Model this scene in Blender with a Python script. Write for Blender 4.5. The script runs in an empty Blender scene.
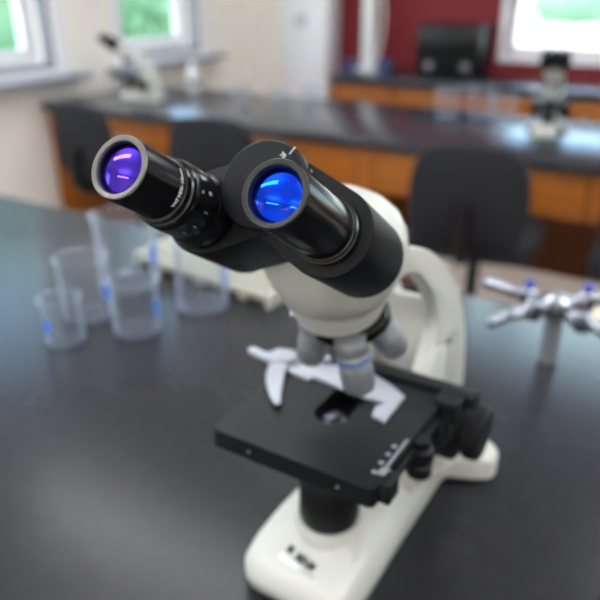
import bpy, bmesh, math, random
from mathutils import Matrix, Vector, noise
random.seed(4)
PI = math.pi
sc = bpy.context.scene
col = sc.collection
T = 0.90          # height of the front table top
B = 0.82          # height of the benches further back

# ------------------------------------------------------------ camera, light
cd = bpy.data.cameras.new('camera'); cam = bpy.data.objects.new('camera', cd); col.objects.link(cam)
fw = Vector((-0.4630, 0.7791, -0.4227)).normalized()
rt = Vector((0.8605, 0.5094, -0.0036)); rt = (rt - fw*rt.dot(fw)).normalized()
up = rt.cross(fw)
cam.matrix_world = Matrix((rt, up, -fw)).transposed().to_4x4()
cam.location = (0.1750, -0.3332, T + 0.4021)
cd.sensor_width = 36.0
cd.lens = 675.7/600*36
cd.clip_start = 0.01
cd.dof.use_dof = True
cd.dof.focus_distance = 0.263
cd.dof.aperture_fstop = 7.3
cd.dof.aperture_blades = 0
sc.camera = cam

w = bpy.data.worlds.new('sky'); sc.world = w; w.use_nodes = True
nt = w.node_tree; bg = nt.nodes['Background']
sky = nt.nodes.new('ShaderNodeTexSky'); sky.sky_type = 'NISHITA'
sky.sun_disc = False; sky.sun_elevation = math.radians(42); sky.sun_rotation = math.radians(200)
nt.links.new(sky.outputs[0], bg.inputs[0]); bg.inputs[1].default_value = 0.6

sd = bpy.data.lights.new('sun', 'SUN'); sun = bpy.data.objects.new('sun', sd); col.objects.link(sun)
sd.energy = 5.0; sd.angle = math.radians(0.6); sd.color = (1, .95, .86)
sun.rotation_euler = (math.radians(-38), math.radians(-20), 0)

vs = sc.view_settings
sc.display_settings.display_device = 'sRGB'
vs.view_transform = 'Standard'; vs.look = 'None'; vs.gamma = 1; vs.use_curve_mapping = False
vs.exposure = 0.6
ADDED_PANEL = 12.0       # emission of the added strip light diffusers

# ------------------------------------------------------------ materials
def lin(c):
    return tuple((x/255/12.92 if x/255 <= .04045 else ((x/255+.055)/1.055)**2.4) for x in c) + (1,)
def mat(name, rgb, rough=.5, metal=0, spec=.5, coat=0, noise_=None, bump=None, emit=None, trans=0, ior=1.45, alpha=1):
    m = bpy.data.materials.new(name); m.use_nodes = True
    n = m.node_tree; b = n.nodes['Principled BSDF']; I = b.inputs
    I['Base Color'].default_value = lin(rgb); I['Roughness'].default_value = rough; I['Metallic'].default_value = metal
    I['Specular IOR Level'].default_value = spec; I['Coat Weight'].default_value = coat; I['Coat Roughness'].default_value = .05
    I['Transmission Weight'].default_value = trans; I['IOR'].default_value = ior
    if emit: I['Emission Color'].default_value = lin(emit[0]); I['Emission Strength'].default_value = emit[1]
    tc = n.nodes.new('ShaderNodeTexCoord')
    if noise_:
        sc_, amt, stretch = noise_
        mp = n.nodes.new('ShaderNodeMapping'); mp.inputs['Scale'].default_value = stretch
        nz = n.nodes.new('ShaderNodeTexNoise'); nz.inputs['Scale'].default_value = sc_; nz.inputs['Detail'].default_value = 6
        cr = n.nodes.new('ShaderNodeValToRGB')
        c = lin(rgb)
        cr.color_ramp.elements[0].color = tuple(x*(1-amt) for x in c[:3])+(1,)
        cr.color_ramp.elements[1].color = tuple(min(1, x*(1+amt)) for x in c[:3])+(1,)
        cr.color_ramp.elements[0].position = .3; cr.color_ramp.elements[1].position = .7
        n.links.new(tc.outputs['Object'], mp.inputs[0]); n.links.new(mp.outputs[0], nz.inputs['Vector'])
        n.links.new(nz.outputs[0], cr.inputs[0]); n.links.new(cr.outputs[0], I['Base Color'])
    if bump:
        nb = n.nodes.new('ShaderNodeTexNoise'); nb.inputs['Scale'].default_value = bump[0]; nb.inputs['Detail'].default_value = 3
        bm_ = n.nodes.new('ShaderNodeBump'); bm_.inputs['Strength'].default_value = bump[1]; bm_.inputs['Distance'].default_value = bump[2]
        n.links.new(tc.outputs['Object'], nb.inputs['Vector']); n.links.new(nb.outputs[0], bm_.inputs['Height'])
        n.links.new(bm_.outputs[0], I['Normal'])
    return m
W1 = (1, 1, 1)
M = dict(
    cream=mat('cream_enamel', (201, 201, 192), .32, bump=(900, .08, .0004)),
    black=mat('black_textured_enamel', (13, 13, 15), .45, spec=.22, bump=(2600, .18, .0003)),
    gloss=mat('black_anodised', (8, 8, 10), .22, spec=.5),
    rimdark=mat('gunmetal_rim', (46, 46, 46), .42, metal=.4),
    rim=mat('lit_metal_rim', (112, 109, 102), .4, metal=.5),  # left rim's stronger reflection put into a lighter base colour
    inner=mat('black_inner', (8, 8, 9), .5),
    stage=mat('black_stage', (19, 20, 22), .48, spec=.3, bump=(3000, .15, .0002)),
    chrome=mat('chrome', (165, 170, 180), .22, metal=1),
    satin=mat('satin_metal', (148, 151, 156), .38, metal=.6),
    silver=mat('silver_paint', (172, 177, 186), .45, metal=.2),
    brass=mat('brass', (190, 130, 70), .3, metal=1),
    bluering=mat('blue_ring', (40, 90, 190), .35),
    yellowring=mat('yellow_ring', (190, 150, 50), .35),
    rubber=mat('black_rubber', (14, 14, 17), .6),
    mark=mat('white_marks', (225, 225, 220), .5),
    greymark=mat('grey_marks', (140, 142, 148), .5),
    ink=mat('dark_ink', (28, 28, 40), .5),
    table=mat('black_resin_top', (40, 40, 43), .26, spec=.26, noise_=(60, .10, W1), bump=(700, .05, .0003)),
    bench=mat('black_bench_resin', (52, 54, 60), .20, spec=.55, noise_=(60, .10, W1)),
    wood=mat('orange_oak', (162, 94, 30), .4, noise_=(9, .22, (.6, 14, 14))),
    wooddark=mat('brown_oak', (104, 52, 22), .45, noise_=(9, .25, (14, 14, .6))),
    wall=mat('warm_white_wall', (240, 235, 226), .8, bump=(300, .05, .001)),
    red=mat('dark_red_wall', (124, 34, 40), .75, bump=(300, .05, .001)),
    ceil=mat('ceiling_tile', (236, 236, 236), .85, bump=(400, .1, .001)),
    floor=mat('beige_floor', (220, 212, 198), .42, noise_=(30, .06, W1)),
    trimwhite=mat('white_trim', (232, 232, 236), .4),
    trimgrey=mat('grey_frame', (150, 154, 162), .45),
    fabric=mat('black_fabric', (26, 27, 33), .85, noise_=(400, .2, W1)),
    plastic=mat('black_plastic', (17, 17, 20), .45, spec=.35),
    pvc=mat('white_plastic', (232, 232, 230), .35),
    rackm=mat('cream_plastic', (184, 183, 168), .4),
    bluerefr=mat('blue_refraction_tint', (70, 130, 240), .35),
    bluecap=mat('blue_cap', (30, 45, 180), .3),
    bluebox=mat('blue_plastic', (66, 78, 122), .45),
    screen=mat('black_glass_door', (6, 6, 7), .4),
    knobgrey=mat('pale_knob', (128, 130, 136), .35),
    lawn=mat('lawn', (96, 140, 74), .9, noise_=(3, .3, W1)),
    pave=mat('pale_concrete', (225, 223, 215), .9, noise_=(2, .06, W1)),
    leaf=mat('leaf', (132, 176, 134), .6, noise_=(8, .3, W1)),
    bark=mat('bark', (90, 72, 55), .9),
    glow=mat('added_light_diffuser', (255, 252, 245), .5, emit=((248, 250, 255), ADDED_PANEL)),
)
def thinglass(name, tint, power=5, edge=0):
    # thin clear glass: mirror by Fresnel, the rest passes straight through
    m = bpy.data.materials.new(name); m.use_nodes = True
    n = m.node_tree; n.nodes.remove(n.nodes['Principled BSDF']); out = n.nodes['Material Output']
    g = n.nodes.new('ShaderNodeBsdfGlossy'); g.inputs['Roughness'].default_value = .04
    t = n.nodes.new('ShaderNodeBsdfTransparent'); t.inputs['Color'].default_value = tint
    lw = n.nodes.new('ShaderNodeLayerWeight'); lw.inputs[0].default_value = .5
    pw = n.nodes.new('ShaderNodeMath'); pw.operation = 'POWER'; pw.inputs[1].default_value = power
    f = n.nodes.new('ShaderNodeMath'); f.operation = 'MULTIPLY_ADD'; f.inputs[1].default_value = .94; f.inputs[2].default_value = .045
    n.links.new(lw.outputs['Facing'], pw.inputs[0]); n.links.new(pw.outputs[0], f.inputs[0])
    mx = n.nodes.new('ShaderNodeMixShader')
    n.links.new(f.outputs[0], mx.inputs[0]); n.links.new(t.outputs[0], mx.inputs[1])
    # pale diffuse colour stands in for light leaving at the wall's edges
    d = n.nodes.new('ShaderNodeBsdfDiffuse'); d.inputs['Color'].default_value = lin((205, 218, 240))
    e = n.nodes.new('ShaderNodeMixShader'); e.inputs[0].default_value = edge
    n.links.new(g.outputs[0], e.inputs[1]); n.links.new(d.outputs[0], e.inputs[2]); n.links.new(e.outputs[0], mx.inputs[2])
    n.links.new(mx.outputs[0], out.inputs['Surface'])
    return m
M['glass'] = thinglass('clear_glass', (.975, .985, .99, 1), 3.6, .65)
M['pane'] = thinglass('window_glass', (.95, .985, .975, 1))
def lensmat(name, rgb, through):
    # coated ocular lens: the coating mirrors one colour, the rest of the light passes through
    m = bpy.data.materials.new(name); m.use_nodes = True
    n = m.node_tree; n.nodes.remove(n.nodes['Principled BSDF']); out = n.nodes['Material Output']
    g = n.nodes.new('ShaderNodeBsdfGlossy'); g.inputs['Color'].default_value = lin(rgb); g.inputs['Roughness'].default_value = .03
    t = n.nodes.new('ShaderNodeBsdfTransparent'); t.inputs['Color'].default_value = lin((225, 220, 235))
    mx = n.nodes.new('ShaderNodeMixShader'); mx.inputs[0].default_value = through
    n.links.new(g.outputs[0], mx.inputs[1]); n.links.new(t.outputs[0], mx.inputs[2]); n.links.new(mx.outputs[0], out.inputs['Surface'])
    return m
M['lens_blue'] = lensmat('blue_coated_lens', (12, 66, 240), .14)
M['lens_violet'] = lensmat('violet_coated_lens', (80, 54, 200), .14)
M['lens_back'] = mat('field_lens', (150, 140, 140), .06, metal=1)
M['lens_small'] = mat('condenser_lens', (60, 64, 72), .08, metal=.5)

# ------------------------------------------------------------ mesh helpers
class MB:
    def __init__(self, xf=None, s=1.0):
        self.bm = bmesh.new(); self.xf = xf or Matrix.Identity(4); self.s = s
    def _take(self, b, m=None):
        me = bpy.data.meshes.new('tmp'); b.to_mesh(me); b.free()
        me.transform(Matrix.Scale(self.s, 4) @ self.xf @ (m or Matrix.Identity(4)))
        self.bm.from_mesh(me); bpy.data.meshes.remove(me); return self
    def box(self, c, d, bevel=0, rot=None, seg=2):
        b = bmesh.new(); bmesh.ops.create_cube(b, size=1)
        bmesh.ops.scale(b, vec=d, verts=b.verts)
        if bevel: bmesh.ops.bevel(b, geom=b.edges[:], offset=bevel, segments=seg, affect='EDGES', profile=.5)
        return self._take(b, Matrix.Translation(c) @ (rot or Matrix.Identity(4)))
    def prism(self, pts, z0, z1, m=None, bevel=0, seg=2):
        """2D outline (list of x,y) extruded z0..z1 then moved by m"""
        b = bmesh.new()
        vs_ = [b.verts.new((p[0], p[1], z0)) for p in pts]
        f = b.faces.new(vs_)
        r = bmesh.ops.extrude_face_region(b, geom=[f])
        for v in [g for g in r['geom'] if isinstance(g, bmesh.types.BMVert)]: v.co.z = z1
        bmesh.ops.recalc_face_normals(b, faces=b.faces)
        if bevel:
            es = [e for e in b.edges if abs(e.verts[0].co.z-e.verts[1].co.z) < 1e-6]
            bmesh.ops.bevel(b, geom=es, offset=bevel, segments=seg, affect='EDGES', profile=.5, clamp_overlap=True)
        return self._take(b, m)
    def plate(self, outer, holes, z0, z1, m=None):
        """flat plate with holes"""
        b = bmesh.new()
        rings = []
        for z in (z0, z1):
            es = []; rr = []
            for loop in [outer]+holes:
                vv = [b.verts.new((p[0], p[1], z)) for p in loop]; rr.append(vv)
                es += [b.edges.new((vv[i], vv[(i+1) % len(vv)])) for i in range(len(vv))]
            bmesh.ops.triangle_fill(b, edges=es, use_beauty=True)
            rings.append(rr)
        for a, c in zip(*rings):
            for i in range(len(a)):
                j = (i+1) % len(a); b.faces.new((a[i], a[j], c[j], c[i]))
        bmesh.ops.recalc_face_normals(b, faces=b.faces)
        return self._take(b, m)
    def lathe(self, prof, m=None, seg=48, closed=False, caps=(True, True)):
        """profile of (r, w) turned about the w axis"""
        b = bmesh.new(); rings = []
        for r, w_ in prof:
            if r < 1e-7: rings.append([b.verts.new((0, 0, w_))])
            else: rings.append([b.verts.new((r*math.cos(2*PI*i/seg), r*math.sin(2*PI*i/seg), w_)) for i in range(seg)])
        pairs = list(zip(rings, rings[1:]))
        if closed: pairs.append((rings[-1], rings[0]))
        for a, c in pairs:
            for i in range(seg):
                j = (i+1) % seg
                if len(a) == 1 and len(c) == 1: continue
                if len(a) == 1: b.faces.new((a[0], c[j], c[i]))
                elif len(c) == 1: b.faces.new((a[i], a[j], c[0]))
                else: b.faces.new((a[i], a[j], c[j], c[i]))
        if not closed:
            for ring, on in zip((rings[0], rings[-1]), caps):
                if on and len(ring) > 2: b.faces.new(ring)
        bmesh.ops.recalc_face_normals(b, faces=b.faces)
        return self._take(b, m)
    def tube(self, path, r, seg=12, cap=True):
        b = bmesh.new(); P = [Vector(p) for p in path]; rings = []
        rr = r if isinstance(r, (list, tuple)) else [r]*len(P)
        prev = None
        for i, p in enumerate(P):
            d = (P[min(i+1, len(P)-1)]-P[max(i-1, 0)]).normalized()
            if prev is None:
                a = d.orthogonal().normalized()
            else:
                a = (prev - d*prev.dot(d)).normalized()
            prev = a; c = d.cross(a)
            rings.append([b.verts.new(p+(a*math.cos(2*PI*k/seg)+c*math.sin(2*PI*k/seg))*rr[i]) for k in range(seg)])
        for a, c in zip(rings, rings[1:]):
            for i in range(seg): b.faces.new((a[i], a[(i+1) % seg], c[(i+1) % seg], c[i]))
        if cap: b.faces.new(rings[0]); b.faces.new(rings[-1])
        bmesh.ops.recalc_face_normals(b, faces=b.faces)
        return self._take(b)
    def loft(self, loops, cap=True):
        b = bmesh.new()
        R_ = [[b.verts.new(p) for p in l] for l in loops]
        for a, c in zip(R_, R_[1:]):
            n = len(a)
            for i in range(n): b.faces.new((a[i], a[(i+1) % n], c[(i+1) % n], c[i]))
        if cap: b.faces.new(R_[0]); b.faces.new(R_[-1])
        bmesh.ops.recalc_face_normals(b, faces=b.faces)
        return self._take(b)
    def raw(self, verts, faces):
        b = bmesh.new(); v = [b.verts.new(p) for p in verts]
        for f in faces: b.faces.new([v[i] for i in f])
        return self._take(b)
    def build(self, name, m, parent=None, smooth=40):
        me = bpy.data.meshes.new(name); self.bm.to_mesh(me); self.bm.free()
        me.materials.append(M[m] if isinstance(m, str) else m)
        if smooth:
            for p in me.polygons: p.use_smooth = True
            me.set_sharp_from_angle(angle=math.radians(smooth))
        o = bpy.data.objects.new(name, me); col.objects.link(o)
        if parent: o.parent = parent
        return o
def empty(name, loc, rz=0, label=None, cat=None, group=None):
    o = bpy.data.objects.new(name, None); o.empty_display_size = .05; col.objects.link(o)
    o.location = loc; o.rotation_euler = (0, 0, rz); return tag(o, label, cat, group)
def tag(o, label=None, cat=None, group=None, kind=None):
    for k, v in (('label', label), ('category', cat), ('group', group), ('kind', kind)):
        if v: o[k] = v
    return o
def struct(o): o['kind'] = 'structure'; return o
def copy_tree(o, parent=None):
    c = o.copy(); col.objects.link(c)
    if parent: c.parent = parent
    for ch in list(o.children): copy_tree(ch, c)
    return c
def spline(ctrl, per=6):
    """closed Catmull-Rom through control points (tuples of any length)"""
    n = len(ctrl); out = []
    for i in range(n):
        p0, p1, p2, p3 = (ctrl[(i+k-1) % n] for k in range(4))
        for j in range(per):
            t = j/per
            out.append(tuple(.5*(2*b+(c-a)*t+(2*a-5*b+4*c-d)*t*t+(3*b-a-3*c+d)*t**3) for a, b, c, d in zip(p0, p1, p2, p3)))
    return out
def text_mesh(txt, size, depth=0, shear=0, align='LEFT', bold=0):
    cu = bpy.data.curves.new('t', 'FONT'); cu.body = txt; cu.size = size; cu.extrude = depth
    cu.shear = shear; cu.align_x = align; cu.offset = bold; cu.resolution_u = 3
    o = bpy.data.objects.new('t', cu); col.objects.link(o)
    bpy.context.view_layer.update()
    dg = bpy.context.evaluated_depsgraph_get(); me = o.evaluated_get(dg).to_mesh()
    V = [v.co.copy() for v in me.vertices]; F = [tuple(p.vertices) for p in me.polygons]
    o.evaluated_get(dg).to_mesh_clear()
    bpy.data.objects.remove(o); bpy.data.curves.remove(cu)
    return V, F
def frame(o, x, y, z):
    m = Matrix((x, y, z)).transposed().to_4x4(); m.translation = o; return m
def rot(ax, deg): return Matrix.Rotation(math.radians(deg), 4, ax)
def arc(cx, cy, r, a0, a1, n): return [(cx+r*math.cos(math.radians(a0+(a1-a0)*i/n)), cy+r*math.sin(math.radians(a0+(a1-a0)*i/n))) for i in range(n+1)]
def hull(pts):
    pts = sorted(set((round(a, 5), round(b, 5)) for a, b in pts)); lo = []; hi = []
    cr = lambda o, a, b: (a[0]-o[0])*(b[1]-o[1])-(a[1]-o[1])*(b[0]-o[0])
    for p in pts:
        while len(lo) > 1 and cr(lo[-2], lo[-1], p) <= 0: lo.pop()
        lo.append(p)
    for p in reversed(pts):
        while len(hi) > 1 and cr(hi[-2], hi[-1], p) <= 0: hi.pop()
        hi.append(p)
    return lo[:-1]+hi[:-1]

# ------------------------------------------------------------ the room shell
XL, XR, YB, YF, ZC = -2.52, 3.6, 3.78, -3.0, 2.75
struct(MB().box(((XL+XR)/2, (YB+YF)/2, -.05), (XR-XL+.5, YB-YF+.5, .1)).build('floor', 'floor'))
struct(MB().box(((XL+XR)/2, (YB+YF)/2, ZC+.05), (XR-XL+.5, YB-YF+.5, .1)).build('ceiling', 'ceil'))
WZ0, WZ1 = T+.045, T+1.25
LW = [(-1.9, -1.05), (-.2, .65), (1.14, 1.97), (2.40, 3.06)]
# left wall: plate in (y,z) carried to x
mYZ = lambda x: Matrix(((0, 0, 1, x), (1, 0, 0, 0), (0, 1, 0, 0), (0, 0, 0, 1)))
mXZ = lambda y: Matrix(((1, 0, 0, 0), (0, 0, 1, y), (0, 1, 0, 0), (0, 0, 0, 1)))
rect = lambda a, b, c, d: [(a, c), (b, c), (b, d), (a, d)]
struct(MB().plate(rect(YF, YB+.2, 0, ZC), [rect(a, b, WZ0, WZ1) for a, b in LW], -.18, 0, mYZ(XL)).build('wall_left', 'wall', smooth=0))
RW = (-.905, 1.1)
struct(MB().plate(rect(XL, XR, 0, ZC), [rect(RW[0], RW[1], T+.05, T+.80), rect(1.45, 3.2, T+.05, T+1.25)], 0, .18, mXZ(YB)).build('wall_back', 'red', smooth=0))
struct(MB().plate(rect(YF, YB, 0, ZC), [], 0, .15, mYZ(XR)).build('wall_right', 'wall', smooth=0))
struct(MB().plate(rect(XL, XR, 0, ZC), [], -.15, 0, mXZ(YF)).build('wall_front', 'wall', smooth=0))
# white return of wall left of the red wall, and the pier standing on it
struct(MB().box(((XL-2.0)/2-.12, 3.69, ZC/2), (.50, .18, ZC)).build('trim_1', 'wall', smooth=0))
pier = struct(MB().box((-2.115, 3.67, ZC/2), (.33, .18, ZC), .004).build('trim_2', 'trimwhite'))
MB().lathe([(.028, 0), (.036, 0), (.036, .012), (.028, .012)], Matrix.Translation((-2.13, 3.57, T+.20)) @ rot('X', 90), 24, closed=True).build('hook_ring', 'trimgrey', pier)
# windows of the left wall: casing, sash, pane and a sill on each
def window_left(n, a, b):
    f = MB()
    f.plate(rect(a-.055, b+.055, WZ0-.02, WZ1+.055), [rect(a, b, WZ0, WZ1)], 0, .018, mYZ(XL))
    o = struct(f.build('window_%d' % n, 'trimwhite', smooth=0))
    MB().plate(rect(a, b, WZ0, WZ1), [rect(a+.03, b-.03, WZ0+.03, WZ1-.03)], -.06, -.005, mYZ(XL)).build('jamb', 'trimgrey', o, 0)
    MB().plate(rect(a+.03, b-.03, WZ0+.03, WZ1-.03), [rect(a+.10, b-.10, WZ0+.09, WZ1-.10)], -.12, -.08, mYZ(XL)).build('sash', 'trimwhite', o, 0)
    MB().box((XL-.10, (a+b)/2, (WZ0+WZ1)/2), (.006, b-a-.19, WZ1-WZ0-.18)).build('pane', 'pane', o, 0)
    MB().box((XL+.045, (a+b)/2, WZ0-.03), (.13, b-a+.24, .025), .004).build('sill', 'trimgrey', o)
for i, (a, b) in enumerate(LW): window_left(i+1, a, b)
def window_back(n, a, b, z1):
    z0 = T+.05
    o = struct(MB().plate(rect(a-.035, b+.035, z0-.05, z1+.05), [rect(a, b, z0, z1)], -.02, 0, mXZ(YB)).build('window_%d' % n, 'trimwhite', smooth=0))
    MB().plate(rect(a, b, z0, z1), [rect(a+.03, b-.03, z0+.03, z1-.03)], .06, .11, mXZ(YB)).build('sash', 'trimwhite', o, 0)
    MB().box(((a+b)/2, YB+.085, (z0+z1)/2), (b-a-.06, .006, z1-z0-.06)).build('pane', 'pane', o, 0)
window_back(5, *RW, T+.80)
window_back(6, 1.45, 3.2, T+1.25)  # unseen window, added for the reflection on the eyepiece tube
struct(MB().box((XL+.008, (YF+YB)/2, .05), (.016, YB-YF, .1)).build('baseboard_left', 'plastic', smooth=0))

# outdoors: ground, paving, shrubs
struct(MB().prism([(-40, -30), (-2.75, -30), (-2.75, 4), (-9, 22), (-20, 60), (-40, 60)], -.6, -.5).build('lawn', 'lawn', smooth=0))
struct(MB().prism([(-2.75, 4), (30, 4), (30, 60), (-20, 60), (-9, 22)], -.6, -.5).build('pavement', 'pave', smooth=0))
def shrub(loc, r, h, seed, label):
    o = empty('shrub', loc, 0, label, 'shrub')
    rnd = random.Random(seed); v = []; f = []
    for k in range(1500):
        th = rnd.uniform(0, 2*PI); u = rnd.uniform(-.75, 1); rad = rnd.uniform(.72, 1.02)
        s_ = math.sqrt(max(0, 1-u*u))
        p = Vector((r*rad*s_*math.cos(th), r*rad*s_*math.sin(th), h*.55+h*.45*rad*u))
        a = Vector((rnd.gauss(0, 1), rnd.gauss(0, 1), rnd.gauss(0, 1))).normalized(); c = a.orthogonal().normalized()
        L = rnd.uniform(.06, .11); n = len(v)
        v += [p-a*L, p+c*L*.45, p+a*L, p-c*L*.45]; f.append((n, n+1, n+2, n+3))
    MB().raw(v, f).build('foliage', 'leaf', o, 0)
    b = bmesh.new(); bmesh.ops.create_icosphere(b, subdivisions=3, radius=1)
    for q in b.verts:
        k = .80+.14*noise.noise(q.co*2.5+Vector((seed, 0, 0)))
        q.co = Vector((q.co.x*r*k, q.co.y*r*k, h*.55+q.co.z*h*.44*k))
    m = MB(); m._take(b); m.build('crown', 'leaf', o)
    MB().tube([(0, 0, 0), (.02, 0, h*.4)], [.06, .04]).build('stem', 'bark', o)
shrub((-5.9, 3.7, -.5), 1.05, 2.5, 1, 'tall green shrub outside the window at the left edge of the photo')
shrub((-7.6, 5.9, -.5), 1.0, 2.4, 2, 'tall green shrub outside the second window, left part of its pane')
shrub((-5.4, 6.6, -.5), 1.0, 2.3, 3, 'tall green shrub outside the second window, right part of its pane')
shrub((-5.0, 29.5, -.5), 2.0, 1.75, 4, 'low green shrub far beyond the pale paving, left one in the right window')
shrub((-.5, 28.5, -.5), 2.0, 1.7, 5, 'low green shrub far beyond the pale paving, right one in the right window')

# two rows of unseen strip lights, added for the room's light and reflections
k = 0
for x in (-1.2, 1.0):
    for y in (-2.2, -.6, 1.0, 2.75):
        dr_ = .42 if y < 2 else .04      # the last row sits under the ceiling itself
        o = empty('added_light', (x, y, ZC), 0, '%s added strip light, %s over the tables' % (('left row', 'right row')[x > 0], ('rearmost behind the camera', 'above the front of the dark table', 'above the gap behind the dark table', 'nearest the red wall')[k % 4]), 'light', 'added strip lights')
        fr = MB().box((0, 0, -dr_), (1.30, .20, .012), .003)
        for e in (-1, 1): fr.box((0, e*.104, -dr_), (1.30, .008, .07), .002)
        fr.build('added_light_frame', 'trimwhite', o, 0)
        MB().box((0, 0, -dr_-.012), (1.26, .17, .008)).build('added_diffuser', 'glow', o, 0)
        if y < 2: MB().box((0, 0, -dr_+.015), (1.26, .17, .008)).build('added_uplight', 'glow', o, 0)  # upward glow added to brighten the ceiling
        for e in (-.5, .5): MB().tube([(e, 0, -dr_+.006), (e, 0, -.001)], .003, 8).build('hanger', 'satin', o)
        k += 1

# ------------------------------------------------------------ furniture
# front table: cabinet units and one worktop
cab = empty('base_cabinet', (-.2, -.1, 0), 0, 'wooden base cabinet under the black front table', 'cabinet')
MB().box((0, 0, .47), (3.0, 1.05, .78), .003).build('body', 'wood', cab)
MB().box((0, 0, .04), (2.9, .95, .08)).build('plinth', 'plastic', cab, 0)
for s in (-1, 1):
    for i in range(4):
        d = MB().box((-1.11+.74*i, s*.535, .45), (.70, .02, .68), .003).build('door', 'wood', cab)
        MB().tube([(-1.0+.74*i, s*.545, .70), (-1.0+.74*i, s*.575, .70), (-.88+.74*i, s*.575, .70), (-.88+.74*i, s*.545, .70)], .005).build('handle', 'satin', d)
tag(MB().box((-.2, -.102, T-.02), (3.3, 1.296, .04), .004).build('tabletop', 'table'), 'dark grey resin tabletop carrying the large microscope and the beakers', 'tabletop')

# middle bench with knee holes
BY0, BY1, BX0, BX1 = 1.80, 2.52, -2.468, 1.4
tag(MB().box(((BX0+BX1)/2, (BY0+BY1)/2, B-.017), (BX1-BX0, BY1-BY0, .034), .004).build('worktop', 'bench'), 'long black worktop of the middle bench with two small microscopes', 'worktop')
XB = [-2.455, -1.548, -.84, 1.385]
for i in range(3):
    a, b = XB[i], XB[i+1]
    words = ('first from the left wall on the middle bench', 'second from the left wall on the middle bench', 'third from the left wall on the middle bench', 'fourth from the left wall on the middle bench')[i]
    o = empty('bench_unit', ((a+b)/2, BY0+.02, 0), 0, 'orange wooden knee hole unit, '+words, 'cabinet', 'knee hole units of the middle bench')
    hw = (b-a)/2
    for s in (-1, 1):
        MB().box((s*(hw-.011), .30, (B-.034)/2), (.022, .60, B-.034), .002).build('side_panel', 'wood', o)
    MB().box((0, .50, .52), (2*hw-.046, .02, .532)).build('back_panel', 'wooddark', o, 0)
    n = 1 if hw < .6 else 3
    for j in range(n):
        ww = (2*hw-.05)/n
        d = MB().box((-hw+.025+ww*(j+.5), .012, B-.034-.08), (ww-.006, .02, .15), .003).build('drawer_front', 'wood', o)
        c = -hw+.025+ww*(j+.5)
        MB().tube([(c-.05, .004, B-.11), (c-.05, -.022, B-.11), (c+.05, -.022, B-.11), (c+.05, .004, B-.11)], .005).build('handle', 'satin', d)
# rear counter under the red wall
CX0, CX1, CY0 = -1.80, 1.5, 3.33
tag(MB().box(((CX0+CX1)/2, (CY0+YB)/2, B-.02), (CX1-CX0, YB-CY0-.002, .04), .004).build('worktop', 'bench'), 'black rear counter top along the dark red wall', 'worktop')
for i in range(4):
    a = CX0+.01+(CX1-CX0-.02)/4*i; b = a+(CX1-CX0-.02)/4; hw = (b-a)/2
    o = empty('base_cabinet', ((a+b)/2, CY0+.02, 0), 0, 'orange wooden cabinet under the rear counter, '+('leftmost, beside the white pier', 'second from the white pier', 'third from the white pier', 'rightmost, under the bright window')[i], 'cabinet', 'cabinets of the rear counter')
    MB().box((0, .22, (B-.04)/2+.04), (2*hw-.004, .41, B-.12)).build('body', 'wood', o, 0)
    for j in range(2):
        c = -hw+hw*(j+.5)
        d = MB().box((c, .005, B-.13), (hw-.012, .02, .15), .003).build('drawer_front', 'wood', o)
        MB().lathe([(0, -.018), (.012, -.016), (.012, -.008), (.006, 0)], Matrix.Translation((c, -.005, B-.13)) @ rot('X', -90), 16).build('knob', 'satin', d)
        d = MB().box((c, .005, .35), (hw-.012, .02, .54), .003).build('door', 'wood', o)
        MB().lathe([(0, -.018), (.012, -.016), (.012, -.008), (.006, 0)], Matrix.Translation((c+.12, -.005, .55)) @ rot('X', -90), 16).build('knob', 'satin', d)

# chairs
def make_chair():
    o = empty('task_chair', (0, 0, 0))
    # backrest: rounded slab, curved about the sitter; chair looks to +y, back at -y
    ctrl = [(-.13, 0), (-.158, .015), (-.170, .08), (-.168, .16), (-.150, .225), (-.110, .262), (-.04, .272), (.04, .272), (.110, .262), (.150, .225), (.168, .16), (.170, .08), (.158, .015), (.13, 0), (.05, -.004), (-.05, -.004)]
    P = spline(ctrl, 5)
    def lp(k, y): return [(x*k, y+.55*x*x*k*k, .635+.13+(z-.13)*k) for x, z in P]
    MB().loft([lp(.90, -.262), lp(.98, -.256), lp(1, -.240), lp(.985, -.222), lp(.90, -.212)]).build('backrest', 'fabric', o)
    MB().tube([(0, -.10, .565), (0, -.25, .58), (0, -.275, .62), (0, -.262, .74)], .02, 10).build('back_bracket', 'plastic', o)
    sp = spline([(-.18, -.18), (-.20, 0), (-.18, .18), (-.10, .215), (.10, .215), (.18, .18), (.20, 0), (.18, -.18), (.10, -.215), (-.10, -.215)], 5)
    L = lambda k, z: [(x*k, y*k, z) for x, y in sp]
    MB().loft([L(.9, .555), L(.98, .562), L(1, .585), L(.98, .612), L(.88, .623)]).build('seat', 'fabric', o)
    MB().lathe([(.03, .10), (.03, .30), (.019, .31), (.019, .54), (.05, .55), (.05, .562)], None, 20).build('gas_lift', 'plastic', o)
    for i in range(5):
        a = 2*PI*i/5+.3; d = Vector((math.cos(a), math.sin(a), 0))
        g = MB().tube([d*.02+Vector((0, 0, .12)), d*.14+Vector((0, 0, .10)), d*.235+Vector((0, 0, .068))], [.024, .02, .014], 10).build('leg', 'plastic', o)
        wl = MB()
        for s in (-1, 1):
            wl.lathe([(0, -.009), (.024, -.009), (.027, -.004), (.027, .004), (.024, .009), (0, .009)], Matrix.Translation(d*.235+Vector((-d.y, d.x, 0))*.012*s+Vector((0, 0, .027))) @ rot('Z', math.degrees(a)) @ rot('X', 90), 16)
        wl.build('castor', 'plastic', g)
    return o
chair0 = make_chair()
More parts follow.
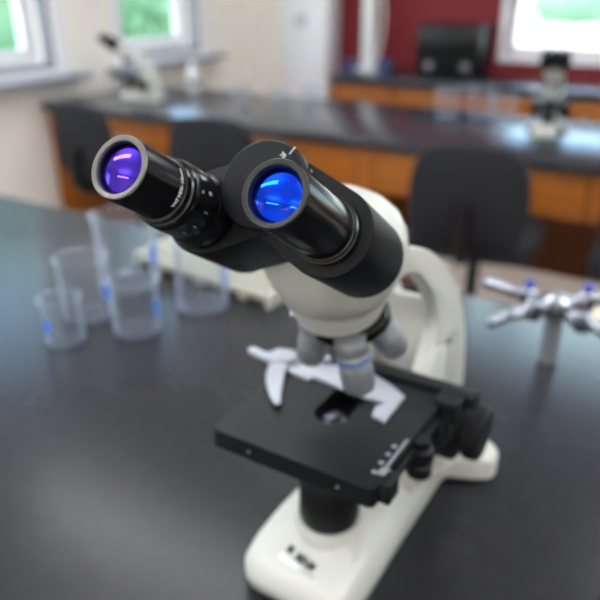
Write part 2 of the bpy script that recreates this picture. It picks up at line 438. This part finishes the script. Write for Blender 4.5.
for i, (x, y, rz, lb) in enumerate([(-.385, 1.72, 6, 'black task chair at the middle bench, seen between the arm and the right microscope'),
                              (-1.83, 1.70, -8, 'black task chair at the left end of the middle bench, near the window wall'),
                              (-1.265, 1.70, 5, 'black task chair at the middle bench behind the large microscope eyepieces'),
                              (.16, 1.74, 0, 'black task chair cut off by the right edge, beside the dark knee hole')]):
    c = chair0 if i == 0 else copy_tree(chair0)
    c.location = (x, y, 0); c.rotation_euler.z = math.radians(rz)
    tag(c, lb, 'chair', 'task chairs at the middle bench')

# ------------------------------------------------------------ the microscope (modelled in mm)
def make_scope():
    root = empty('microscope', (0, 0, 0))
    S = .001
    mb = lambda xf=None: MB(xf, S)
    # --- base
    bot = [(-8,-44),(18,-43),(34,-36),(38,-10),(37,50),(37,110),(38,142),(51,150),(64,156),(74,166),(73,182),(60,190),(20,192),(-30,192),(-75,190),(-92,182),(-92,168),(-84,158),(-68,152),(-54,142),(-50,110),(-53,50),(-53,-8),(-50,-34),(-35,-44)]
    mid = [(-8,-52),(20,-51),(37,-43),(41,-10),(38,50),(36,110),(37,142),(50,150),(64,156),(74,166),(73,181),(60,189),(20,191),(-30,191),(-75,189),(-92,181),(-92,167),(-84,157),(-67,152),(-52,142),(-48,110),(-51,50),(-51,-8),(-48,-37),(-34,-50)]
    top = [(-8,-44),(18,-43),(33,-36),(34,-8),(25,45),(22,100),(26,146),(36,160),(52,166),(62,171),(62,178),(50,184),(18,186),(-30,186),(-62,184),(-78,178),(-78,171),(-68,166),(-52,160),(-42,146),(-38,100),(-40,45),(-44,-5),(-42,-32),(-31,-42)]
    tz = [36,36,36,40,44,44,44,40,35,29,29,34,42,42,34,29,29,35,40,44,44,44,40,36,36]
    a = spline([(x,y,4) for x,y in bot],5); m1 = spline([(x,y,17) for x,y in mid],5); m2 = spline([(x,y,min(z-8,24)) for (x,y),z in zip(mid,tz)],5)
    tp = spline([(x,y,z) for (x,y),z in zip(top,tz)],5)
    m3 = [tuple(p*.45+q_*.55 for p,q_ in zip(u,v)) for u,v in zip(m2,tp)]; m3 = [(x,y,z+1.6) for x,y,z in m3]
    cx, cy = -8, 60
    tp2 = [(cx+(x-cx)*.9, cy+(y-cy)*.93, z+1.5) for x,y,z in tp]
    tp3 = [((x+8)*.62, 14+(y-25)*.44 if y < 110 else 14+85*.44+(y-110)*.5, max(z+1, 48.5)) for x,y,z in tp]
    base = mb().loft([a, m1, m2, m3, tp, tp2, tp3]).build('base', 'cream', root, 50)
    ft = [(-8+(x+8)*.96, 60+(y-60)*.97) for x, y in bot]
    mb().prism(spline(ft,3), 0, 5).build('rubber_foot_pad', 'rubber', base)
    # printed mark on the front slope
    sz = lambda y: 37.8+max(0, y+37)*.52       # the slope that carries the print
    mk = mb()
    def put(V, F, o, ang, lift):
        c_, s_ = math.cos(ang), math.sin(ang)
        P = [(o[0]+v.x*c_-v.y*s_, o[1]+v.x*s_+v.y*c_, v.z) for v in V]
        mk.raw([(x, y, sz(y)+lift+z) for x, y, z in P], F)
    V, F = text_mesh('MINM', 9.5, .15, .25, bold=.22); put([Vector((v.x*.66, v.y*.85, v.z)) for v in V], F, (-8,-34.5), -.18, .5)
    em = [(-16,-32), (-11.5,-33), (-10.2,-28.5), (-14.7,-27.5)]
    mk.raw([(x, y, sz(y)+.6) for x, y in em], [(0, 1, 2, 3)])
    mk.build('printed_logo', 'ink', base, 0)
    mk = mb(); V, F = text_mesh('M-100', 3.4, .1, .1); put(V, F, (3,-40.5), -.18, .4)
    mk.build('model_print', 'greymark', base, 0)
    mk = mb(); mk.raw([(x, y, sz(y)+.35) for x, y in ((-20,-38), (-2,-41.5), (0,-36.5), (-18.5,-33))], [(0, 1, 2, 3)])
    mk.build('white_patch', 'mark', base, 0)  # flat white quad beside the print
    # --- arm: two cheeks, the column between them, top cover
    ck = [(8,250),(20,254),(33,255),(46,252),(62,247),(76,241),(93,232),(109,221),(128,206),(145,189),(158,174),(168,158),(178,140),(184,123),(189,95),(191,67),(190,36),
          (146,36),(146,138),(141,143),(131,145),(130,36),(74,36),(75,122),(79,129),(92,140),(104,156),(107,162),(109,170),(107,179),(98,194),(88,207),(76,217),(64,227),(52,233),(40,236.5),(28,236),(16,232),(6,226)]
    arm = mb().prism(ck, 20, 32, mYZ(0), 1.6)
    arm.prism(ck, -32, -20, mYZ(0), 1.6)
    arm.box((0,131,92), (40.5,38,116), 2); arm.box((0,114.5,150), (40.5,8,76), 2)
    cov = [(8,250),(20,254),(33,255),(46,252),(62,247),(76,241),(70,234),(58,240),(46,245),(33,248),(20,247),(8,243)]
    arm.prism(cov, -20.2, 20.2, mYZ(0))
    arm = arm.build('arm', 'cream', root)
    mb().prism([(73,36),(128,36),(129,143),(104,153),(92,139),(77,128)], 32, 34.5, mYZ(0), 1.2).build('side_pad', 'cream', arm)
    # --- head: tapering cup and dome
    def ring(z, r, yc, tilt, n=56):
        t_ = math.radians(tilt)
        return [(r*math.cos(2*PI*i/n), yc+r*math.sin(2*PI*i/n)*math.cos(t_), z+r*math.sin(2*PI*i/n)*math.sin(t_)) for i in range(n)]
    mb().loft([ring(216,25,9,15), ring(217,27,9,15), ring(226,31,6,9), ring(229,32,5,8), ring(229.6,31,5,8)]).build('nosepiece_mount', 'cream', root)
    head = mb().loft([ring(230,31.6,5,8), ring(230.5,33,5,8), ring(241,38.5,2,4), ring(251,42.5,0,0), ring(262,44.5,0,0), ring(273,43,0,0), ring(283,37.5,0,0), ring(290,29,0,0), ring(295,18,0,0), ring(297,6,0,0)]).build('head_dome', 'cream', root, 50)
    sx_ = frame(Vector((-23,-3,212)), Vector((0,0,1)), Vector((.42,-.907,0)), Vector((-.907,-.42,0)))
    mb(sx_).lathe([(2.2,-6),(2.2,0),(3.6,.5),(4,2.5),(3,4.5),(0,5.2)], None, 20).build('lock_screw', 'chrome', head)
    # --- revolving nosepiece and objectives
    ta = Vector((0, math.sin(math.radians(15)), -math.cos(math.radians(15))))
    tx = Vector((1,0,0)); ty = ta.cross(tx)
    tm = frame(Vector((3,15.5,212)), tx, ty, ta)
    np_ = mb(tm).lathe([(20,-4),(25,-3),(26.5,-1),(26.5,5),(24,8),(19,12),(0,13)]).build('nosepiece', 'gloss', root)
    grips = mb(tm)
    for i in range(48):
        grips.box((26.4*math.cos(2*PI*i/48), 26.4*math.sin(2*PI*i/48), 2), (1.2,1.2,5), 0, rot('Z', 360*i/48))
    tag(grips.build('knurl', 'gloss', np_, 0), kind='stuff')
    for az, L, r, ringm, tlt in ((-47,44,10.8,'bluering',16), (-133,32,9.6,None,14), (30,40,10.4,None,25), (137,26,7.5,None,17)):
        # azimuth measured from +x towards +y
        o_ = Vector((math.cos(math.radians(az)), math.sin(math.radians(az)), 0)); o_ = (o_-ta*o_.dot(ta)).normalized()
        tl = math.radians(tlt)
        d = (ta*math.cos(tl)+o_*math.sin(tl)).normalized()
        p = Vector((0,11,216))+o_*17+ta*4
        m_ = frame(p, d.orthogonal().normalized(), d.cross(d.orthogonal().normalized()), d)
        ob = mb(m_).lathe([(r*.93,0),(r*.93,5),(r,6),(r,L*.32),(r*.97,L*.33),(r*.97,L*.36),(r,L*.37),(r,L*.52),(r*.96,L*.53),(r*.96,L*.55),(r,L*.56),(r,L*.84),(r*.93,L*.90),(r*.86,L*.955),(r*.62,L),(0,L)], None, 40).build('objective', 'satin', root)
        if ringm: mb(m_).lathe([(r+.15,L*.42),(r+.15,L*.42+1.6)], None, 40).build('colour_ring', ringm, ob)
        mb(m_).lathe([(r+1.2,1),(r+1.2,4.5)], None, 40).build('mount_ring', 'satin' if az < 0 else 'gloss', ob)
        mb(m_).lathe([(r*.4,L+.1),(0,L+.25)], None, 24).build('front_lens', 'lens_small', ob)
    # --- stage
    def rr(x0,x1,y0,y1,r): return arc(x1-r,y0+r,r,-90,0,4)+arc(x1-r,y1-r,r,0,90,4)+arc(x0+r,y1-r,r,90,180,4)+arc(x0+r,y0+r,r,180,270,4)
    slot = arc(-1,4,12,180,360,16)+[(11,42),(-13,42)]
    stg = mb().plate(rr(-59.5,57,-51.5,66,4), [slot], 127.5, 141).build('stage', 'stage', root)
    for x in (-30, 34): mb().lathe([(0,-.4),(1.0,-.3),(1.0,1)], Matrix.Translation((x,-51.5,134)) @ rot('X',90), 12).build('screw', 'satin', stg)
    clip = [(-81.7,44.3),(-79,57.1),(-66.6,60.9),(-57.6,55.3),(-31.9,56.6),(-16.3,59.2),(.8,61.2),(18.5,54.2),(33.9,45.3),(34.8,11),(24.5,12.8),(22.2,23.7),(26.5,31),(10.8,29.8),(-14.4,32.6),(-32.1,34.6),(-35.6,29.3),(-54.8,32.4),(-71.8,32.4)]
    holder = mb().prism(clip, 141.3, 143.6, None, .5).build('slide_holder', 'silver', root)
    fin = spline([(-68.2,31.1),(-58,39),(-55.6,33.6),(-49.1,19.5),(-40,2),(-34.1,-7.6),(-35.7,-11.4),(-42,-8),(-50.1,.3),(-61,13.9)], 4)
    mb().prism(fin, 143.7, 145.6, None, .5).build('clip_finger', 'silver', holder)
    mb().prism(spline([(-94.5,38.4),(-94.9,44),(-89,44.5),(-81,43),(-66,47),(-64,36),(-72.6,33.7),(-84.5,35)],4), 143.8, 146.5, None, .5).build('clip_lever', 'silver', holder)
    mb().lathe([(4,143.6),(4,146.5),(2.6,148),(0,148.3)], Matrix.Translation((-35,57,0)), 20).build('clip_screw', 'chrome', holder)
    mb().lathe([(9,145.6),(9,147),(6,148.5),(0,149)], Matrix.Translation((-62,46,0)), 24).build('pivot_cap', 'silver', holder)
    # scale on the right edge
    scl = mb()
    scl.box((54.4,-15.6,141.15), (1.6,38,.3))
    for y in (-36,-26,-16.5,-7.5): scl.lathe([(1.7,140.9),(1.7,141.25)], Matrix.Translation((50,y,0)), 12)
    scl.prism([(52,-37),(58,-36),(58,-29),(52,-30)], 140.9, 141.3)
    scl.build('scale_print', 'greymark', stg, 0)
    mech = mb().box((61.5,-40,137), (7.5,14,14), 1).box((58,16,131), (3,96,6), 1)
    mech.box((28,70,140), (100,12,11), 1.2).box((62,63,137), (18,26,16), 2)
    mech = mech.build('slide_guide', 'stage', root)
    mb().lathe([(6,130),(6,124),(9,123),(9,115),(7,114),(7,112),(8.5,111),(8.5,103),(0,102.5)], Matrix.Translation((60,13,8)), 36).build('stage_knob', 'plastic', root)
    # condenser and lamp house
    cnd = mb().lathe([(16,129.5),(20,128),(20,96),(21.5,94),(21.5,60),(20,55),(0,55)], Matrix.Translation((0,1,0)), 48).build('lamp_housing', 'plastic', root)
    mb().lathe([(25,46),(24.8,52),(24,54.5),(23,55.5),(0,55.5)], Matrix.Translation((0,1,0)), 48).build('lamp_collar', 'cream', root)
    cl_ = mb().lathe([(12,129.5),(12,133),(9.5,134)], Matrix.Translation((-1,8,0)), 36).build('condenser', 'gloss', root)
    mb().lathe([(9.3,134),(8,135.6),(5,136.8),(0,137.3)], Matrix.Translation((-1,8,0)), 36).build('condenser_lens', 'lens_small', cl_)
    mb().box((-1,18,124), (46,62,5), 1).build('substage_plate', 'stage', root)
    # focus knobs both sides
    for s in (1,-1):
        mk_ = frame(Vector((s*32, 112, 84)), Vector((0,1,0)), Vector((0,0,s)), Vector((s,0,0)))
        kb = mb(mk_).lathe([(17,0),(17,8),(25,9),(26,11),(26,24),(25,26),(16,27),(16,30),(20,31),(21,32),(21,42.5),(19.5,44),(0,44.5)], None, 48).build('focus_knob', 'plastic', root)
        g_ = mb(mk_)
        for i in range(36):
            an = 2*PI*i/36
            g_.box((26*math.cos(an),26*math.sin(an),17.5), (1.4,1.8,12), 0, rot('Z',10*i)); g_.box((21*math.cos(an),21*math.sin(an),37.5), (1.2,1.4,9), 0, rot('Z',10*i))
        tag(g_.build('knurl', 'plastic', kb, 0), kind='stuff')
    mb().box((44,78,108), (22,30,44), 3).build('stage_carriage', 'stage', root)
    # --- binocular head, own frame: u across, v up in the ocular plane, w towards the eye
    inc, hy = math.radians(32.21), math.radians(4.16)
    RZ = Matrix.Rotation(hy, 3, 'Z')
    u = RZ @ Vector((1,0,0)); v = RZ @ Vector((0,math.sin(inc),math.cos(inc))); ax = RZ @ Vector((0,-math.cos(inc),math.sin(inc)))
    O = RZ @ Vector((0,-130.03,331.95))
    H = frame(O, u, v, ax)
    D = 34.81
    circ = lambda cx_, cy_, r, n=64: [(cx_+r*math.cos(2*PI*i/n), cy_+r*math.sin(2*PI*i/n)) for i in range(n)]
    hr = hull(circ(D,0,21.5)+circ(0,15.5,20.5)); hl = hull(circ(-D,0,21)+circ(0,15.5,20.5))
    for side, hp, z1 in (('l', hl, -60), ('r', hr, -56)):
        mb(H).prism(hp, -108, z1, None, .9, 3).build('prism_housing', 'black', root, 35)
    piv = mb(H).lathe([(22.3,-62),(22.3,-50.5),(21,-49),(0,-48.6)], Matrix.Translation((0,15.5,0)), 64).build('hinge_cap', 'black', root)
    ih = mb(H)
    V, F = text_mesh('70', 3.0, .05, bold=.04)
    an = math.radians(-28)
    ih.raw([(5.4+(p.x*math.cos(an)-p.y*math.sin(an)), 30.0+(p.x*math.sin(an)+p.y*math.cos(an)), -48.7+p.z*.5+.12) for p in V], F)
    ih.box((11.2,32.8,-48.85), (4.2,.42,.5), 0, rot('Z',62))
    ih.build('hinge_scale', 'mark', piv, 0)
    mb(H).lathe([(.6,-56.4),(.6,-55.8)], Matrix.Translation((19.5,26.5,0)), 16).build('index_dot', 'mark', root, 0)
    # eyepieces
    def cyl_text(txt, size, c0, r, w0, a0, name, parent, m_='mark', sx=1.0, bold=.05):
        V, F = text_mesh(txt, size, 0, bold=bold)
        mb(H).raw([(c0+(r+.06)*math.cos(a0+p.x*sx/r), (r+.06)*math.sin(a0+p.x*sx/r), w0+p.y) for p in V], F).build(name, m_, parent, 0)
    for side, c0, w0 in (('l', -D, 6.44), ('r', D, 0.0)):
        Tm = Matrix.Translation((c0,0,w0))
        R = 13.93
        bl = 34 if side == 'l' else 52
        ep = mb(H).lathe([(R-.25,-.9),(R,-1.4),(R,-24),(R+.15,-24.4),(R+.15,-bl),(11,-bl)], Tm, 96, caps=(False, True))
        ep = ep.build('eyepiece', 'gloss', root)
        mb(H).lathe([(11.0,-2.6),(11.3,-.3),(11.7,0),(13.4,0),(13.75,-.35),(13.75,-1.2),(11.4,-3.0)], Tm, 96, closed=True).build('rim', 'rim' if side == 'l' else 'rimdark', ep)
        mb(H).lathe([(11.3,-1.4),(10.9,-1.9),(10.9,-3.4),(11.3,-3.4)], Tm, 96, closed=True).build('retaining_ring', 'inner', ep)
        # convex eye lens
        sag = lambda R_, r_: R_-math.sqrt(R_*R_-r_*r_)
        pf = [(11.0*k_/14, -2.3+sag(26, 11.0)-sag(26, 11.0*k_/14)-.6) for k_ in range(14,-1,-1)]
        mb(H).lathe(pf, Tm, 72, caps=(False, True)).build('eye_lens', 'lens_violet' if side == 'l' else 'lens_blue', ep)
        pf = [(11.0*k_/14, -9+sag(19, 11.0*k_/14)) for k_ in range(14,-1,-1)]
        mb(H).lathe(pf, Tm, 72, caps=(False, True)).build('field_lens', 'lens_back', ep)
        mb(H).lathe([(11.1,-3),(11.1,-14),(11.6,-14),(11.6,-3)], Tm, 48, closed=True).build('lens_cell', 'inner', ep)
        if side == 'l':
            dr = mb(H).lathe([(14.3,-27.5),(15.4,-28),(15.6,-30.5),(15.4,-31.3),(16.2,-31.8),(16.4,-33.5),(16.2,-34.2),(16.8,-35),(17.0,-38),(17.0,-52),(16.2,-54),(17.8,-57),(18.4,-61),(18.6,-66.5),(12,-66.5)], Tm, 96).build('diopter_ring', 'gloss', root)
            cyl_text('WF10X-18mm', 3.1, c0, R+.15, w0-26.6, math.radians(-33), 'eyepiece_lettering', ep, bold=.06)
            cyl_text('0', 3.4, c0, 17.0, w0-45.6, math.radians(14), 'diopter_mark', dr, bold=.06)
            cyl_text('+', 4.0, c0, 17.0, w0-44, math.radians(52), 'diopter_mark', dr, bold=.1)
            tk = mb(H)
            for a_ in (-62,-42,-14):
                a_ = math.radians(a_); tk.box((c0+17.02*math.cos(a_),17.02*math.sin(a_),w0-44.5), (.2,.55,2.6), 0, rot('Z',math.degrees(a_)))
            a_ = math.radians(13); tk.box((c0+16.95*math.cos(a_),16.95*math.sin(a_),w0-38.2), (.3,1.3,1.3), 0, rot('Z',13))
            tk.build('diopter_scale', 'greymark', dr, 0)
        else:
            mb(H).lathe([(14.3,-49.5),(15.0,-49.8),(15.0,-51.5),(15.9,-52),(16.1,-53),(16.1,-57),(12,-57)], Tm, 96).build('tube_collar', 'gloss', root)
    return root
scope = make_scope()
scope.location = (0, 0, T); scope.rotation_euler.z = math.radians(-.964)
tag(scope, 'large cream and black binocular microscope standing on the dark front table', 'microscope')
for x, y, rz, k, lb in ((-2.155, 2.05, -72, .83, 'small far microscope in side view on the left end of the middle bench'),
                        (-.30, 2.13, 6, .87, 'small far microscope seen from the front, before the bright right window')):
    c = copy_tree(scope); c.location = (x, y, B); c.rotation_euler.z = math.radians(rz); c.scale = (k, k, k)
    for ch in c.children:
        for g in ch.children:
            if g.name.startswith('eye_lens'):       # these oculars are uncoated and dark
                g.material_slots[0].link = 'OBJECT'; g.material_slots[0].material = M['screen']
    tag(c, lb, 'microscope', 'microscopes on the middle bench')
tag(scope, group=None)

# ------------------------------------------------------------ glassware
def beaker(loc, r, h, label, pa=None, group='beakers on the front table', spout=140):
    o = empty('beaker', loc, 0, label, 'beaker', group)
    t = .0016 if r > .025 else .0013
    prof = [(0, 0), (r-.004, 0), (r-.001, .0015), (r, .005), (r, h-.008), (r+.0015, h-.003), (r+.0035, h-.0008), (r+.003, h),
            (r+.001, h-.0008), (r-t, h-.006), (r-t, .006), (r-t-.002, .0035), (r-.007, .003), (0, .003)]
    m = MB().lathe(prof, None, 56)
    # pulled pouring lip
    sp = math.radians(spout)
    for v_ in m.bm.verts:
        if v_.co.z > h-.012 and v_.co.xy.length > 1e-4:
            d = math.atan2(v_.co.y, v_.co.x)-sp; d = (d+PI) % (2*PI)-PI
            k_ = max(0, 1-abs(d)/.32)**2*((v_.co.z-(h-.012))/.012)
            v_.co.x += math.cos(sp)*.006*k_; v_.co.y += math.sin(sp)*.006*k_; v_.co.z -= .001*k_
    m.build('glass_wall', 'glass', o)
    bead = lambda R_, z_, a_: MB().lathe([(R_+a_*math.cos(q_*PI/4), z_+a_*math.sin(q_*PI/4)) for q_ in range(8)], None, 48, closed=True)
    b_ = bead(r+.003, h-.0005, .0011)
    for v_ in b_.bm.verts:
        d = math.atan2(v_.co.y, v_.co.x)-sp; d = (d+PI) % (2*PI)-PI
        k_ = max(0, 1-abs(d)/.32)**2
        v_.co.x += math.cos(sp)*.006*k_; v_.co.y += math.sin(sp)*.006*k_; v_.co.z -= .001*k_
    b_.build('rim', 'glass', o)
    bead(r-.0025, .0026, .0022).build('heel', 'glass', o)
    if pa is not None:
        n = 10; vv = []; ff = []
        R_ = r+.0005
        for i in range(n+1):
            a_ = math.radians(pa-15+30*i/n)
            e = .06*h*abs(i/n*2-1)**3
            vv += [(R_*math.cos(a_), R_*math.sin(a_), h*.34+e), (R_*math.cos(a_), R_*math.sin(a_), h*.62-e)]
        for i in range(n): ff.append((2*i, 2*i+2, 2*i+3, 2*i+1))
        MB().raw(vv, ff).build('blue_refraction', 'bluerefr', o)  # refracted blue light painted on the glass as a patch
    return o
beaker((-.456, .157, T), .0225, .061, 'smallest clear beaker, front left of the beakers on the dark table', -98)
beaker((-.485, .222, T), .0315, .086, 'medium clear beaker behind the smallest one, furthest left but for it', 22)
beaker((-.399, .224, T), .0290, .073, 'clear beaker standing in front of the tall wide beaker', 22)
beaker((-.507, .325, T), .0420, .112, 'tallest wide clear beaker, behind the others under the left eyepiece', 22)
beaker((-.371, .324, T), .0345, .097, 'clear beaker nearest the big microscope, in front of the cream rack', 22)
for x, y, r, h, lb in ((-1.61, 2.18, .03, .09, 'clear beaker on the middle bench, leftmost of the glassware behind the eyepieces'),
                       (-1.50, 2.30, .035, .07, 'low clear beaker on the middle bench, second of the glassware behind the eyepieces'),
                       (-1.36, 2.34, .03, .08, 'clear beaker on the middle bench, nearest the white pier'),
                       (-.74, 2.38, .045, .11, 'clear beaker on the middle bench left of the right microscope, leftmost of three'),
                       (-.62, 2.42, .045, .12, 'clear beaker on the middle bench left of the right microscope, middle of three'),
                       (-.51, 2.36, .045, .10, 'clear beaker on the middle bench left of the right microscope, nearest to it')):
    beaker((x, y, B), r, h, lb, None, 'beakers on the middle bench')
# cream rack lying behind the beakers
rk = empty('test_tube_rack', (-.418, .425, T), math.radians(-6), 'cream ribbed plastic rack lying on the dark table behind the beakers', 'rack')
for x in (-.085, 0, .085): MB().box((x, 0, .004), (.012, .096, .008), .001).build('cross_bar', 'rackm', rk)
for i in range(5): MB().box((0, -.042+.021*i, .0135+.0012*i), (.262, .010, .012+.0024*i), .002).build('slat', 'rackm', rk)
for s in (-1, 1): MB().prism([(-.05, 0), (.05, 0), (.05, .026), (-.046, .021)], -.004, .004, Matrix.Translation((s*.134, 0, 0)) @ mYZ(0), .001).build('end_plate', 'rackm', rk)
# gas turret
gt = empty('gas_turret', (.072, .41, T), 0, 'chrome laboratory gas turret with lever valves on the right of the dark table', 'tap')
MB().lathe([(.011, 0), (.011, .003), (.0105, .006), (.010, .008), (.010, .058), (.014, .062)], None, 32).build('post', 'satin', gt)
MB().lathe([(.010, .056), (.017, .060), (.019, .070), (.017, .080), (.010, .085), (0, .087)], None, 32).build('hub', 'chrome', gt)
for az, la, hz, cap in ((238, 222, .074, 0), (163, 187, .070, 1), (-28, -26, .066, 0), (40, 25, .074, 1)):
    a_ = math.radians(az); d = Vector((math.cos(a_), math.sin(a_), 0)); z = Vector((0, 0, hz))
    vb = MB().tube([d*.012+z, d*.024+z, d*.025+z, d*.034+z], [.007, .007, .010, .010], 20).build('valve_body', 'chrome', gt)
    MB().lathe([(0, -.011), (.009, -.010), (.0105, 0), (.009, .010), (.006, .012), (.006, .015), (0, .016)], Matrix.Translation(d*.036+z), 24).build('valve_stem', 'chrome', vb)
    if cap: MB().lathe([(.0062, .0155), (.0062, .0185), (.004, .0195), (0, .0197)], Matrix.Translation(d*.036+z), 20).build('blue_index', 'bluecap', vb)
    l_ = math.radians(la); e = Vector((math.cos(l_), math.sin(l_), 0)); p = d*.036+z+Vector((0, 0, .004))
    dz = Vector((0, 0, -.007 if cap else .014))
    MB().tube([p, p+e*.012, p+e*.025-dz*.4, p+e*.050-dz, p+e*.054-dz*1.1], [.006, .0055, .0055, .0075, .004], 16).build('lever', 'chrome', vb)
    q = d*.046+z
    MB().tube([q, q+d*.006, q+d*.009, q+d*.012, q+d*.014, q+d*.017, q+d*.019, q+d*.024], [.005, .005, .0066, .005, .0062, .0047, .0058, .004], 16).build('hose_nozzle', 'chrome', vb)

# ------------------------------------------------------------ things on the benches
wb = empty('wash_bottle', (-2.06, 2.40, B), 0, 'white plastic bottle on the left part of the middle bench under the second window', 'bottle')
MB().lathe([(.030, 0), (.033, .004), (.033, .085), (.028, .10), (.014, .112), (.012, .118), (0, .118)], None, 32).build('body', 'pvc', wb)
MB().lathe([(.017, .112), (.017, .134), (.012, .14), (0, .141)], None, 24).build('cap', 'pvc', wb)
MB().lathe([(.0335, .04), (.0335, .062)], None, 32).build('label_band', 'bluebox', wb)
ov = empty('appliance', (-1.165, 3.55, B), 0, 'black box shaped appliance with two pale round knobs on the rear counter', 'appliance')
MB().box((0, .10, .145), (.37, .20, .27), .008).build('case', 'plastic', ov)
MB().box((0, -.004, .19), (.35, .012, .15), .003).build('glass_door', 'screen', ov)
MB().tube([(-.15, -.008, .125), (-.15, -.024, .125), (.15, -.024, .125), (.15, -.008, .125)], .006).build('door_handle', 'plastic', ov)
for x in (-.105, .11): MB().lathe([(.026, 0), (.026, .010), (.021, .012), (.018, .024), (0, .025)], Matrix.Translation((x, .002, .062)) @ rot('X', 90), 24).build('knob', 'knobgrey', ov)
for x in (-.15, .15):
    for y in (.03, .17): MB().lathe([(.015, 0), (.015, .013)], Matrix.Translation((x, y, 0)), 16).build('foot', 'rubber', ov)
po = empty('utility_post', (-1.69, 3.64, B), 0, 'white utility post rising from the rear counter before the red wall', 'post')
MB().box((0, 0, (ZC-B)/2), (.088, .06, ZC-B-.004), .012).build('post', 'pvc', po)
MB().box((0, 0, .012), (.13, .10, .02), .004).build('foot_plate', 'pvc', po)
cp = spline([(0, 0, 0)]*1, 1)
MB().tube([(.05, -.02, .02), (.075, -.03, .09), (.098, -.03, .20), (.105, -.03, .32), (.085, -.02, .45), (.047, -.01, .52)], .007, 10).build('cord', 'pvc', po)
for x, lb, dz in ((-1.80, 'small blue plastic box at the foot of the white post, left of it', .05), (-1.570, 'small blue plastic box at the foot of the white post, right of it', .06)):
    bx = empty('storage_box', (x, 3.62, B), 0, lb, 'box', 'blue boxes on the rear counter')
    MB().box((0, 0, dz/2), (.085, .07, dz), .004).build('body', 'bluebox', bx); MB().box((0, 0, dz+.005), (.09, .075, .010), .003).build('lid', 'bluebox', bx)
